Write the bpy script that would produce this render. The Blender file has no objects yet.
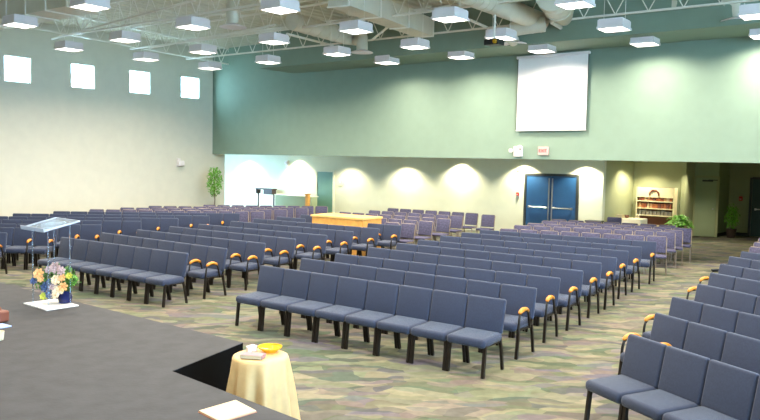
import bpy, bmesh, math, random
from mathutils import Vector, Matrix
random.seed(7)
PI = math.pi
C = bpy.context.scene.collection
sc = bpy.context.scene

# ------------------------------------------------------------------ camera
F, H = 740.8, 2.52
r_ = Vector((0.99980863, 0.00132474, 0.01951812))
u_ = Vector((-0.01956303, 0.06770362, 0.99751366))
f_ = Vector((0.0, 0.9977046, -0.06771658))
cam = bpy.data.cameras.new('camera'); cam.sensor_width = 36; cam.lens = F / 760 * 36
cam.clip_end = 200
co = bpy.data.objects.new('camera', cam); C.objects.link(co)
M3 = Matrix((r_, u_, -f_)).transposed()
co.matrix_world = Matrix.Translation((0, 0, H)) @ M3.to_4x4()
sc.camera = co

def ray(x, y): return f_ * F + r_ * (x - 380) - u_ * (y - 210)
def at(x, y, z):
    d = ray(x, y); t = (z - H) / d.z
    return Vector((d.x * t, d.y * t, z))
AW = math.radians(-39)
E = Vector((math.cos(AW), math.sin(AW), 0)); N = Vector((-math.sin(AW), math.cos(AW), 0))
def onp(x, y, D, nn=N):
    d = ray(x, y); t = D / d.dot(nn)
    return d * t + Vector((0, 0, H))
def ne(n, e, z=0): return N * n + E * e + Vector((0, 0, z))

# ------------------------------------------------------------------ materials
def mat(name, col, rough=.6, metal=0, spec=.5, emit=None, es=0, trans=0, ior=1.45, alpha=1):
    m = bpy.data.materials.new(name); m.use_nodes = True
    b = m.node_tree.nodes['Principled BSDF']
    b.inputs['Base Color'].default_value = (*col, 1); b.inputs['Roughness'].default_value = rough
    b.inputs['Metallic'].default_value = metal; b.inputs['Specular IOR Level'].default_value = spec
    b.inputs['Transmission Weight'].default_value = trans; b.inputs['IOR'].default_value = ior
    b.inputs['Alpha'].default_value = alpha
    if emit: b.inputs['Emission Color'].default_value = (*emit, 1); b.inputs['Emission Strength'].default_value = es
    return m
def noisy(m, c1, c2, scale=20, bump=0, detail=3, bscale=None, coord='Object'):
    nt = m.node_tree; b = nt.nodes['Principled BSDF']
    tc = nt.nodes.new('ShaderNodeTexCoord'); no = nt.nodes.new('ShaderNodeTexNoise')
    no.inputs['Scale'].default_value = scale; no.inputs['Detail'].default_value = detail
    nt.links.new(tc.outputs[coord], no.inputs['Vector'])
    cr = nt.nodes.new('ShaderNodeValToRGB')
    cr.color_ramp.elements[0].position = .35; cr.color_ramp.elements[1].position = .65
    cr.color_ramp.elements[0].color = (*c1, 1); cr.color_ramp.elements[1].color = (*c2, 1)
    nt.links.new(no.outputs['Fac'], cr.inputs['Fac']); nt.links.new(cr.outputs['Color'], b.inputs['Base Color'])
    if bump:
        n2 = nt.nodes.new('ShaderNodeTexNoise'); n2.inputs['Scale'].default_value = bscale or scale * 6
        nt.links.new(tc.outputs[coord], n2.inputs['Vector'])
        bu = nt.nodes.new('ShaderNodeBump'); bu.inputs['Strength'].default_value = bump; bu.inputs['Distance'].default_value = .01
        nt.links.new(n2.outputs['Fac'], bu.inputs['Height']); nt.links.new(bu.outputs['Normal'], b.inputs['Normal'])
    return m
def scl(c, k): return tuple(x * k for x in c)
def nm(name, c, rough=.6, var=.12, scale=20, bump=0, **k):
    return noisy(mat(name, c, rough, **k), scl(c, 1 - var), scl(c, 1 + var), scale, bump)

M = {}
M['blue'] = nm('blue_fabric', (.029, .038, .072), .85, .10, 60, .35, spec=.3)
M['blue'].node_tree.nodes['Principled BSDF'].inputs['Sheen Weight'].default_value = .22
M['blue'].node_tree.nodes['Principled BSDF'].inputs['Sheen Roughness'].default_value = .4
M['purple'] = nm('purple_fabric', (.072, .068, .115), .88, .25, 30, .2, spec=.2)
M['frame'] = mat('bronze_frame', (.028, .022, .018), .35, .6)
M['gold'] = mat('gold_frame', (.26, .21, .17), .4, .6)
M['black'] = mat('black_plastic', (.012, .012, .014), .45)
M['armwood'] = nm('golden_oak', (.50, .18, .012), .4, .12, 40)
M['wood'] = nm('honey_wood', (.72, .36, .09), .42, .10, 8)
M['green'] = nm('green_paint', (.22, .30, .232), .75, .02, 3)
M['cream'] = nm('cream_paint', (.70, .67, .565), .8, .02, 3)
M['lowgreen'] = nm('pale_green_paint', (.36, .42, .26), .75, .02, 3)
M['recess'] = nm('light_tinted_recess_paint', (.38, .39, .22), .75, .02, 3)  # yellow-green lighting of the recess is put into this wall colour
M['lowcream'] = nm('pale_cream_paint', (.66, .66, .52), .75, .02, 3)
M['deck'] = nm('painted_roof_deck', (.70, .67, .54), .7, .04, 2)
M['steel'] = mat('painted_steel', (.84, .81, .72), .5)
M['duct'] = nm('painted_duct', (.66, .62, .50), .5, .04, 3)
M['white'] = mat('white_enamel', (.80, .74, .74), .5)
M['diff'] = mat('lit_diffuser', (1, 1, 1), .5, emit=(1, .97, .93), es=7)
M['winlit'] = mat('daylit_glazing', (1, 1, 1), .3, emit=(.45, .78, 1), es=22)
M['screen'] = nm('screen_fabric', (.86, .83, .82), .8, .01, 5)
M['darktrim'] = mat('dark_trim', (.03, .035, .035), .5)
M['stage'] = nm('charcoal_stage_cloth', (.050, .050, .055), .85, .10, 5, .15, spec=.25)
M['stageside'] = mat('black_skirt', (.004, .004, .004), .9, spec=.05)
M['bluedoor'] = nm('blue_door_paint', (.018, .075, .19), .45, .06, 3)
M['tealdoor'] = nm('teal_door_paint', (.02, .06, .06), .5, .06, 3)
M['greendoor'] = nm('green_door_paint', (.12, .25, .20), .5, .04, 3)
M['alu'] = mat('brushed_metal', (.6, .6, .58), .3, .9)
M['red'] = mat('red_plastic', (.6, .03, .02), .4)
M['cloth'] = nm('cream_satin', (.56, .37, .17), .5, .05, 12)
M['tcloth'] = nm('ivory_cloth', (.80, .70, .50), .7, .04, 12)
M['paper'] = mat('cream_paper', (.48, .39, .26), .6)
M['wpaper'] = mat('white_paper', (.70, .68, .68), .6)
M['acrylic'] = mat('clear_acrylic', (.74, .84, .96), .12, trans=.92, ior=1.08, spec=.3)
M['acrylic2'] = mat('frosted_acrylic', (.70, .78, .92), .25, trans=.55, ior=1.12)
M['amber'] = mat('amber_glass', (1, .60, .04), .08, trans=.45, ior=1.3)
M['vase'] = mat('cobalt_glaze', (.01, .015, .08), .12)
M['leaf'] = nm('leaf', (.07, .20, .035), .55, .5, 9)
M['leafb'] = nm('bright_leaf', (.16, .42, .04), .5, .4, 9)
M['bark'] = mat('bark', (.10, .06, .035), .8)
M['pot'] = mat('dark_pot', (.04, .025, .02), .5)
M['peach'] = nm('peach_petal', (.88, .50, .22), .6, .15, 30)
M['cpetal'] = nm('cream_petal', (.90, .72, .50), .6, .10, 30)
M['mauve'] = nm('mauve_petal', (.50, .36, .36), .7, .2, 30)
M['bpetal'] = nm('blue_petal', (.06, .10, .22), .7, .3, 30)
M['yellow'] = mat('yellow_green_petal', (.55, .55, .08), .6)
M['brown'] = mat('brown_leather', (.16, .05, .03), .5)
M['spine'] = [mat('book_cover', c, .6) for c in ((.42, .13, .05), (.30, .08, .04), (.50, .26, .12), (.22, .07, .05), (.55, .38, .22))]
M['greybook'] = mat('grey_binding', (.30, .26, .21), .7)
M['shelf'] = nm('pale_maple', (.74, .62, .38), .5, .05, 6)

def carpet():
    m = bpy.data.materials.new('patterned_carpet'); m.use_nodes = True
    nt = m.node_tree; b = nt.nodes['Principled BSDF']; b.inputs['Roughness'].default_value = .95
    b.inputs['Specular IOR Level'].default_value = .15
    tc = nt.nodes.new('ShaderNodeTexCoord')
    def layer(rot, sx, sy, scale, seed):
        mp = nt.nodes.new('ShaderNodeMapping'); mp.inputs['Rotation'].default_value = (0, 0, rot)
        mp.inputs['Scale'].default_value = (sx, sy, 1); mp.inputs['Location'].default_value = (seed, seed * 2, 0)
        nz = nt.nodes.new('ShaderNodeTexNoise'); nz.inputs['Scale'].default_value = 1.6; nz.inputs['Detail'].default_value = 2
        nt.links.new(tc.outputs['Object'], nz.inputs['Vector'])
        ad = nt.nodes.new('ShaderNodeVectorMath'); ad.operation = 'MULTIPLY_ADD'
        ad.inputs[1].default_value = (.5, .5, 0)
        nt.links.new(nz.outputs['Color'], ad.inputs[0]); nt.links.new(tc.outputs['Object'], ad.inputs[2])
        nt.links.new(ad.outputs[0], mp.inputs['Vector'])
        v = nt.nodes.new('ShaderNodeTexVoronoi'); v.inputs['Scale'].default_value = scale
        v.voronoi_dimensions = '2D'
        nt.links.new(mp.outputs[0], v.inputs['Vector'])
        return v
    v1 = layer(.35, 1.0, 2.7, 2.3, 3.1); v2 = layer(1.1, 1.0, 2.4, 3.3, 8.3)
    def ramp(v, cols):
        s = nt.nodes.new('ShaderNodeSeparateColor'); nt.links.new(v.outputs['Color'], s.inputs[0])
        cr = nt.nodes.new('ShaderNodeValToRGB'); cr.color_ramp.interpolation = 'CONSTANT'
        el = cr.color_ramp.elements
        while len(el) < len(cols): el.new(.5)
        for i, c in enumerate(cols):
            el[i].position = i / len(cols); el[i].color = (*c, 1)
        nt.links.new(s.outputs[0], cr.inputs['Fac']); return cr
    k = .46
    cA = ramp(v1, [scl(c, k) for c in ((.22, .24, .14), (.38, .35, .245), (.14, .17, .105), (.27, .22, .20), (.22, .20, .24), (.33, .33, .20), (.13, .14, .12))])
    cB = ramp(v2, [scl(c, k) for c in ((.26, .26, .17), (.17, .25, .17), (.46, .38, .27), (.20, .17, .22), (.13, .16, .11), (.30, .22, .19))])
    mx = nt.nodes.new('ShaderNodeMix'); mx.data_type = 'RGBA'; mx.inputs[0].default_value = .38
    nt.links.new(cA.outputs[0], mx.inputs[6]); nt.links.new(cB.outputs[0], mx.inputs[7])
    nz = nt.nodes.new('ShaderNodeTexNoise'); nz.inputs['Scale'].default_value = 9; nz.inputs['Detail'].default_value = 6
    nt.links.new(tc.outputs['Object'], nz.inputs['Vector'])
    mr = nt.nodes.new('ShaderNodeMapRange'); mr.inputs[1].default_value = .3; mr.inputs[2].default_value = .7
    mr.inputs[3].default_value = .86; mr.inputs[4].default_value = 1.14
    nt.links.new(nz.outputs['Fac'], mr.inputs[0])
    mu = nt.nodes.new('ShaderNodeVectorMath'); mu.operation = 'SCALE'
    nt.links.new(mx.outputs[2], mu.inputs[0]); nt.links.new(mr.outputs[0], mu.inputs['Scale'])
    nt.links.new(mu.outputs[0], b.inputs['Base Color'])
    return m
M['carpet'] = carpet()

# ------------------------------------------------------------------ mesh helpers
def add_box(bm, c, s, rot=None, bev=0, seg=2):
    """box centred c, size s, optional 3x3/4x4 rotation, rounded by bev"""
    t = bmesh.new(); bmesh.ops.create_cube(t, size=1)
    for v in t.verts: v.co = Vector((v.co.x * s[0], v.co.y * s[1], v.co.z * s[2]))
    if bev: bmesh.ops.bevel(t, geom=list(t.edges), offset=bev, segments=seg, profile=.5, affect='EDGES')
    mt = Matrix.Translation(Vector(c)) @ (rot.to_4x4() if rot else Matrix.Identity(4))
    t.transform(mt)
    join(bm, t)
def join(bm, t):
    me = bpy.data.meshes.new('tmp'); t.to_mesh(me); t.free(); bm.from_mesh(me); bpy.data.meshes.remove(me)
def add_prism(bm, poly, z0, z1):
    a = [bm.verts.new((p[0], p[1], z0)) for p in poly]; b = [bm.verts.new((p[0], p[1], z1)) for p in poly]
    n = len(poly); bm.faces.new(a[::-1]); bm.faces.new(b)
    for i in range(n): bm.faces.new((a[i], a[(i + 1) % n], b[(i + 1) % n], b[i]))
def add_tube(bm, pts, r, n=8, sq=False, cap=True):
    pts = [Vector(p) for p in pts]; rings = []
    prev = None
    for i, p in enumerate(pts):
        d = (pts[min(i + 1, len(pts) - 1)] - pts[max(i - 1, 0)]).normalized()
        ref = Vector((0, 0, 1)) if abs(d.z) < .9 else Vector((0, 1, 0))
        a = d.cross(ref).normalized()
        if prev is not None and abs(prev.dot(d)) < .98:
            a = (prev - d * prev.dot(d)).normalized()
        prev = a; b = d.cross(a).normalized()
        rr = r[i] if isinstance(r, (list, tuple)) else r
        k = 4 if sq else n
        rings.append([bm.verts.new(p + (a * math.cos(2 * PI * (j + .5) / k) + b * math.sin(2 * PI * (j + .5) / k)) * rr) for j in range(k)])
    k = len(rings[0])
    for A_, B_ in zip(rings, rings[1:]):
        for j in range(k): bm.faces.new((A_[j], A_[(j + 1) % k], B_[(j + 1) % k], B_[j]))
    if cap: bm.faces.new(rings[0][::-1]); bm.faces.new(rings[-1])
def add_lathe(bm, prof, n=24, c=(0, 0, 0), fx=None):
    rings = []
    for (r, z) in prof:
        rings.append([bm.verts.new((c[0] + (r + (fx(j, z, r) if fx else 0)) * math.cos(2 * PI * j / n), c[1] + (r + (fx(j, z, r) if fx else 0)) * math.sin(2 * PI * j / n), c[2] + z)) for j in range(n)])
    for A_, B_ in zip(rings, rings[1:]):
        for j in range(n): bm.faces.new((A_[j], A_[(j + 1) % n], B_[(j + 1) % n], B_[j]))
    if prof[0][0] > 1e-4: bm.faces.new(rings[0][::-1])
    if prof[-1][0] > 1e-4: bm.faces.new(rings[-1])
def rz(a): return Matrix.Rotation(a, 3, 'Z')
def rx(a): return Matrix.Rotation(a, 3, 'X')
def obj(name, bm, m, parent=None, smooth=None, loc=None):
    bmesh.ops.recalc_face_normals(bm, faces=bm.faces)
    me = bpy.data.meshes.new(name); bm.to_mesh(me); bm.free(); me.materials.append(m)
    if smooth is not None:
        for p in me.polygons: p.use_smooth = True
        try: me.set_sharp_from_angle(angle=smooth)
        except Exception: pass
    o = bpy.data.objects.new(name, me); C.objects.link(o)
    if parent: o.parent = parent
    if loc is not None: o.location = loc
    return o
def B(*boxes):
    bm = bmesh.new()
    for b in boxes: add_box(bm, *b)
    return bm
def T(pts, r, **k):
    bm = bmesh.new(); add_tube(bm, pts, r, **k); return bm
def thing(name, label, cat, loc=(0, 0, 0), rot=0, group=None):
    o = bpy.data.objects.new(name, None); C.objects.link(o); o.location = loc; o.rotation_euler = (0, 0, rot)
    o.empty_display_size = .1
    o['label'] = label; o['category'] = cat
    if group: o['group'] = group
    return o
def tag(o, label, cat, group=None, kind=None):
    o['label'] = label; o['category'] = cat
    if group: o['group'] = group
    if kind: o['kind'] = kind
    return o
def struct(name, bm, m, parent=None):
    o = obj(name, bm, m, parent)
    if not parent: o['kind'] = 'structure'
    return o

# ------------------------------------------------------------------ room
ZC = 6.9                 # underside of roof deck
DU = 19.6                 # upper rear wall
DD = 23.3                 # door wall under the overhang
DR = 26.0                 # deeper recess wall on the right
ZO = 2.62                 # bottom of the upper wall
EL = onp(212.5, 150, DU).dot(E)      # left wall
e_ret = onp(604, 165, DD).dot(E)     # end of the door wall
def wallbox(bm, n0, n1, e0, e1, z0, z1):
    add_prism(bm, [ne(n0, e0), ne(n0, e1), ne(n1, e1), ne(n1, e0)], z0, z1)
ER = 9
bm = bmesh.new(); add_prism(bm, [ne(-5, EL - 6), ne(-5, ER), ne(34, ER), ne(34, EL - 6)], -.2, 0)
struct('floor', bm, M['carpet'])

# left wall with four square clerestory openings
wins = []
for (xa, ya, xb, yb) in ((4, 55, 31, 82), (72, 62, 94.7, 87.5), (131, 69, 152.3, 92.7), (181.5, 75.5, 199, 97)):
    a = onp(xa, ya, EL, E).dot(N); b = onp(xb, yb, EL, E).dot(N); wins.append((a, b))
WZ0, WZ1 = 4.84, 5.68
# regularise spacing
c0 = [(a + b) / 2 for a, b in wins]; st = (c0[3] - c0[0]) / 3
wins = [(c0[0] + i * st - .43, c0[0] + i * st + .43) for i in range(4)]
bm = bmesh.new(); T_ = .3
NLW = DU + .65
wallbox(bm, -5, DU + .25, EL - T_, EL, ZO, WZ0); wallbox(bm, -5, NLW, EL - T_, EL, 0, ZO); wallbox(bm, -5, DU + .25, EL - T_, EL, WZ1, ZC)
n0 = -5
for a, b in wins + [(DU + .25, None)]:
    wallbox(bm, n0, a, EL - T_, EL, WZ0, WZ1); n0 = b
struct('wall_left', bm, M['cream'])
for i, (a, b) in enumerate(wins):
    g = bmesh.new(); wallbox(g, a, b, EL - .12, EL - .10, WZ0, WZ1)
    w = struct('window_%d' % (i + 1), g, M['winlit'])
    fr = bmesh.new(); q = .03
    wallbox(fr, a, b, EL - .10, EL - .06, WZ0, WZ0 + q); wallbox(fr, a, b, EL - .10, EL - .06, WZ1 - q, WZ1)
    wallbox(fr, a, a + q, EL - .10, EL - .06, WZ0, WZ1); wallbox(fr, b - q, b, EL - .10, EL - .06, WZ0, WZ1)
    struct('window_frame', fr, M['white'], w)

# upper rear wall, its overhang soffit and the bulkhead above
bm = bmesh.new(); wallbox(bm, DU, DU + .25, EL, ER, ZO, ZC)
struct('wall_rear_upper', bm, M['green'])
bm = bmesh.new(); wallbox(bm, DU + .25, 31, EL - 6, ER, ZO + .02, ZO + .12)
struct('ceiling_soffit', bm, M['lowgreen'])
bm = bmesh.new(); e_b = onp(262, 68, 18).dot(E)
wallbox(bm, 17.9, DU, e_b, ER, 5.66, ZC)
struct('trim_bulkhead', bm, M['green'])
bm = bmesh.new(); wallbox(bm, DD, DD + .2, EL - 6, e_ret, 0, ZO + .02); wallbox(bm, NLW, DD, EL - 6, EL - 5.8, 0, ZO + .02)
struct('wall_rear', bm, M['lowcream'])
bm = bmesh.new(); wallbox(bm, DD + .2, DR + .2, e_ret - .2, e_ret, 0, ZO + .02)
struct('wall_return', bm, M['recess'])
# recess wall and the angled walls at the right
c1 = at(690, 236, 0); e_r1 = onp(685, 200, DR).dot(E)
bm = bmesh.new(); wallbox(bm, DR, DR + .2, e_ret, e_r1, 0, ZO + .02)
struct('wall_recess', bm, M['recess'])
def vwall(bm, p, q, t=.15, z0=0, z1=ZO + .02):
    p = Vector((p[0], p[1], 0)); q = Vector((q[0], q[1], 0)); d = (q - p).normalized(); nn = Vector((-d.y, d.x, 0)) * t
    add_prism(bm, [p, q, q + nn, p + nn], z0, z1)
RW = [c1 + (ne(DR, e_r1) - c1) * 1.0, at(683, 235.2, 0), at(716, 237, 0)]
p0 = at(684, 235.0, 0); p1 = at(692, 235.8, 0); p2 = at(716, 237, 0); p3 = at(727, 234.6, 0); p4 = at(749, 236.4, 0); p5 = at(790, 239, 0)
bm = bmesh.new(); vwall(bm, ne(DR, e_r1), p1)
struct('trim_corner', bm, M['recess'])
bm = bmesh.new(); vwall(bm, p1, p2); vwall(bm, p2, p3)
struct('wall_right_alcove', bm, M['lowgreen'])
bm = bmesh.new(); vwall(bm, p3, p5)
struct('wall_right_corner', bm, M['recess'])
bm = bmesh.new(); q_ = onp(800, 200, DU + .3); q_.z = 0; vwall(bm, p5, q_)  # unseen wall added to keep blue daylight out from under the overhang
struct('wall_daylight_blocker', bm, M['recess'])
bm = bmesh.new(); vwall(bm, p3 + Vector((0, -.03, 0)), p4 + Vector((0, -.03, 0)), .02, 0, .12); vwall(bm, p2 + Vector((0, -.03, 0)), p3 + Vector((0, -.03, 0)), .02, 0, .12)
struct('baseboard_right', bm, M['darktrim'])
# roof deck: ribbed sheet (ribs run across the joists)
bm = bmesh.new(); pr = []
e = EL - .3; k = 0
while e < ER:
    pr += [(e, 0), (e + .14, 0), (e + .18, .07), (e + .30, .07), (e + .34, 0)]; e += .34
va = [bm.verts.new(ne(-5, a, ZC + b)) for a, b in pr]; vb = [bm.verts.new(ne(DU + .3, a, ZC + b)) for a, b in pr]
vt = [bm.verts.new(ne(n, a, ZC + .2)) for n, a in ((-5, pr[0][0]), (-5, pr[-1][0]), (DU + .3, pr[-1][0]), (DU + .3, pr[0][0]))]
for i in range(len(pr) - 1): bm.faces.new((va[i], va[i + 1], vb[i + 1], vb[i]))
bm.faces.new(vt)
struct('ceiling', bm, M['deck'])

# far side and back of the hall, with the tall glazed opening that lets the daylight in
bm = bmesh.new(); wallbox(bm, 11, 31, ER, ER + .2, 0, ZC); wallbox(bm, -5, 11, ER, ER + .2, 0, .5); wallbox(bm, -5, 11, ER, ER + .2, 6.3, ZC); wallbox(bm, -5, -3, ER, ER + .2, .5, 6.3)
struct('wall_right', bm, M['cream'])
bm = bmesh.new(); wallbox(bm, -5.2, -5, EL, ER, 0, ZC)
struct('wall_front', bm, M['cream'])

# ------------------------------------------------------------------ doors
def door_at(name, pL, pR, h, leafm, n_leaf, framem=M['white'], off=.03, hw=None):
    d = (pR - pL); d.z = 0; w = d.length; ang = math.atan2(d.y, d.x)
    root = bpy.data.objects.new(name, None); C.objects.link(root); root['kind'] = 'structure'
    root.location = (pL.x, pL.y, 0); root.rotation_euler = (0, 0, ang)
    lw = w / n_leaf
    for i in range(n_leaf):
        lf = obj('door_leaf', B(((lw * (i + .5), -off, h / 2 + .01), (lw - .02, .04, h - .02))), leafm, root)
        if hw:
            bar = T([(lw * i + .12, -off - .08, 1.0), (lw * (i + 1) - .12, -off - .08, 1.0)], .022)
            add_box(bar, (lw * i + .14, -off - .05, 1.0), (.06, .08, .07)); add_box(bar, (lw * (i + 1) - .14, -off - .05, 1.0), (.06, .08, .07))
            obj('push_bar', bar, M['alu'], lf)
    fr = bmesh.new()
    for x in (-.04, w + .04): add_box(fr, (x, -off, h / 2 + .03), (.08, .08, h + .06))
    add_box(fr, (w / 2, -off, h + .04), (w, .08, .08))
    obj('door_frame', fr, framem, root)
    return root, w
pL = onp(527, 190, DD); pR = onp(577, 190, DD)
d1, w1 = door_at('door_1', pL, pR, 2.08, M['bluedoor'], 2, M['darktrim'], hw=True)
bm = bmesh.new()
for s in (-.06, .06): add_box(bm, (w1 / 2 + s, -.065, 1.25), (.035, .03, 1.5))
obj('edge_strip', bm, M['alu'], d1)
bm = bmesh.new(); add_box(bm, (w1 * .25, -.06, 1.45), (.5, .02, .75)); 
d2, w2 = door_at('door_2', onp(318, 190, DD), onp(333.5, 190, DD), 1.95, M['greendoor'], 1, M['lowcream'])
pa = p1 + (p2 - p1) * .06; pb = p1 + (p2 - p1) * .93
d3, w3 = door_at('door_3', pa, pb, 2.1, M['lowgreen'], 1, M['recess'])
cl = B(((w3 * .55, -.09, 2.0), (.35, .06, .06)), ((w3 * .80, -.11, 2.03), (.30, .03, .03)))
obj('door_closer', cl, M['darktrim'], d3)
obj('door_knob', B(((w3 * .85, -.08, 1.0), (.06, .07, .06), None, .02)), M['alu'], d3)
d4, w4 = door_at('door_4', p4 + (p5 - p4) * .02, p4 + (p5 - p4) * .95, 2.08, M['tealdoor'], 1, M['darktrim'], hw=True)

# ------------------------------------------------------------------ chairs
W0 = .53
def fin(bm, m): return bm
def chair_meshes():
    d = {}
    def mk(name, bm, m, sm=.9):
        o = obj(name, bm, m, smooth=sm); me = o.data; bpy.data.objects.remove(o); d[name] = me
    # seat: padded, rolled over at the front
    bm = B(((0, -.305, .408), (.522, .48, .105), rx(.03), .044, 4))
    for v in bm.verts:
        if v.co.z > .40: v.co.z += .014 * (1 - (v.co.x / .262) ** 2)
    mk('seat', bm, M['blue'])
    bm = B(((0, -.305, .408), (.452, .48, .105), rx(.03), .044, 4))
    for v in bm.verts:
        if v.co.z > .40: v.co.z += .014 * (1 - (v.co.x / .262) ** 2)
    mk('armseat', bm, M['blue'])
    tilt = math.atan2(.085, .41)
    bm = B(((0, -.045, .655), (.520, .065, .42), rx(-tilt), .028, 3))
    for v in bm.verts:     # lumbar curve
        v.co.y -= .02 * (1 - min(1, (v.co.x / .26) ** 2)) * -1
    mk('backrest', bm, M['blue'])
    for nme, s in (('legfl', -1), ('legfr', 1)):
        mk(nme, T([(s * .240, -.515, 0), (s * .240, -.475, .385)], .026, sq=True), M['frame'])
    for nme, s in (('legrl', -1), ('legrr', 1)):
        mk(nme, T([(s * .240, -.02, 0), (s * .240, -.065, .25), (s * .240, -.10, .385)], .023, sq=True), M['frame'])
    bm = bmesh.new()
    for s in (-1, 1):
        add_tube(bm, [(s * .225, -.09, .37), (s * .225, -.055, .52), (s * .225, .0, .80)], .016, sq=True)
        add_tube(bm, [(s * .235, -.46, .365), (s * .235, -.08, .362)], .016, sq=True)
    add_tube(bm, [(-.23, -.075, .41), (.23, -.075, .41)], .012); add_tube(bm, [(-.23, -.44, .365), (.23, -.44, .365)], .014)
    mk('back_frame', bm, M['frame'])
    for nme, s in (('arml', -1), ('armr', 1)):
        bm = T([(s * .246, -.49, .33), (s * .246, -.475, .50), (s * .246, -.46, .56), (s * .246, -.42, .60), (s * .246, -.27, .60), (s * .246, -.22, .56), (s * .246, -.185, .46), (s * .246, -.155, .35)], .0165)
        mk(nme, bm, M['frame'])
        bm = bmesh.new(); ys = [-.47, -.46, -.43, -.39, -.345, -.30, -.26, -.23, -.22]
        add_tube(bm, [(s * .246, y, .628 - 3.0 * (y + .345) ** 2) for y in ys], [.008, .019, .025, .027, .027, .027, .025, .019, .008], n=10)
        for v in bm.verts: v.co.x = s * .246 + (v.co.x - s * .246) * 1.35
        mk('pad' + nme[-1], bm, M['armwood'])
        mk('bpad' + nme[-1], bm_copy_box(s), M['black'])
    return d
def bm_copy_box(s):
    bm = B(((s * .246, -.345, .622), (.055, .24, .035), None, .015, 3))
    return bm
CM = chair_meshes()
def purple_meshes():
    d = {}
    def mk(name, bm, m, sm=.9):
        o = obj(name, bm, m, smooth=sm); me = o.data; bpy.data.objects.remove(o); d[name] = me
    mk('seat', B(((0, -.27, .42), (.45, .42, .055), None, .022, 2)), M['purple'])
    mk('backrest', B(((0, -.03, .665), (.42, .035, .38), rx(-.16), .015, 2)), M['purple'])
    for nme, s in (('legfl', -1), ('legfr', 1)): mk(nme, T([(s * .225, -.46, 0), (s * .225, -.43, .40)], .014, n=6), M['gold'])
    for nme, s in (('legrl', -1), ('legrr', 1)): mk(nme, T([(s * .225, .02, 0), (s * .225, -.08, .40)], .012, n=6), M['gold'])
    bm = T([(-.222, -.08, .40), (-.222, .0, .82), (-.20, .012, .85), (.20, .012, .85), (.222, .0, .82), (.222, -.08, .40)], .012, n=6)
    add_tube(bm, [(-.225, -.44, .40), (-.225, -.08, .40)], .011, n=6); add_tube(bm, [(.225, -.44, .40), (.225, -.08, .40)], .011, n=6)
    add_tube(bm, [(-.225, -.44, .39), (.225, -.44, .39)], .011, n=6)
    mk('back_frame', bm, M['gold'])
    return d
PM = purple_meshes()
def child(name, me, p):
    o = bpy.data.objects.new(name, me); C.objects.link(o); o.parent = p; return o
def make_chair(name, D, arms=None):
    root = bpy.data.objects.new(name, None); root.empty_display_size = .1; C.objects.link(root)
    child('seat', D['armseat' if arms else 'seat'], root); child('backrest', D['backrest'], root); child('back_frame', D['back_frame'], root)
    for l in ('legfl', 'legfr', 'legrl', 'legrr'): child('leg', D[l], root)
    if arms:
        for s in 'lr':
            a = child('armrest', D['arm' + s], root); child('arm_pad', D[('bpad' if arms == 'black' else 'pad') + s], a)
    return root
PROTO = {'blue': make_chair('church_chair', CM), 'arm': make_chair('church_armchair', CM, 'wood'),
         'black': make_chair('church_armchair', CM, 'black'), 'purple': make_chair('stacking_chair', PM)}
used = set()
def copy_tree(o, parent=None):
    c = o.copy(); C.objects.link(c); c.parent = parent
    for ch in o.children: copy_tree(ch, c)
    return c
ORD = ['first', 'second', 'third', 'fourth', 'fifth', 'sixth', 'seventh', 'eighth', 'ninth', 'tenth', 'eleventh', 'twelfth', 'thirteenth']
def place(kind, P, ang, sx, label, group):
    if kind in used: o = copy_tree(PROTO[kind])
    else: o = PROTO[kind]; used.add(kind)
    o.location = (P.x, P.y, 0); o.rotation_euler = (0, 0, ang); o.scale = (sx, 1, 1)
    o['label'] = label; o['category'] = 'chair'; o['group'] = group
    return o
HT = .856
def row(pl, ang, n, sp, kindf, block, rowname, color, endname, group, rev=False, skip=()):
    u = Vector((math.cos(ang), math.sin(ang), 0))
    for j in range(n):
        if j in skip: continue
        P = pl + u * (sp * (j + .5))
        kind = kindf(j, n)
        q = (n - 1 - j) if rev else j
        k = {'blue': 'navy padded chair', 'arm': 'navy chair with wooden armrests', 'black': 'navy chair with black armrests', 'purple': 'purple gold-framed chair'}[kind]
        place(kind, P, ang, sp / W0 if kind != 'purple' else sp / .5, '%s, %s row %s, %s from %s' % (k, rowname, block, ORD[q], endname), group)

def seg(a, b):
    d = b - a; d.z = 0
    return math.atan2(d.y, d.x), d.length

# central block: nine rows of eight
G = 'navy padded chairs of the central block'
AL = [(261, 265.2), (301.7, 258), (335.8, 253.4), (368.7, 247.1), (397, 242.9), (418, 239.5), (440.5, 235.5), (461.6, 232.2), (480, 229.7)]
AR = [(507, 300), (537.5, 288.4), (561, 278.2), (584, 271), (602.4, 263.2), (617.5, 257.9), (629.3, 251.3), (642.5, 247.1), (657, 242.1)]
RN = ['front', 'second', 'third', 'fourth', 'fifth', 'sixth', 'seventh', 'eighth', 'ninth', 'tenth', 'eleventh', 'twelfth']
for i in range(9):
    a = at(*AL[i], HT); b = at(*AR[i], HT); ang, L = seg(a, b)
    a2 = a.copy(); a2.z = 0
    row(a2, ang, 8, L / 8, (lambda j, n, i=i: 'arm' if i > 0 and j in (0, n - 1) else 'blue'), 'of central block', RN[i], 'navy', 'its left end', G)
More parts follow.
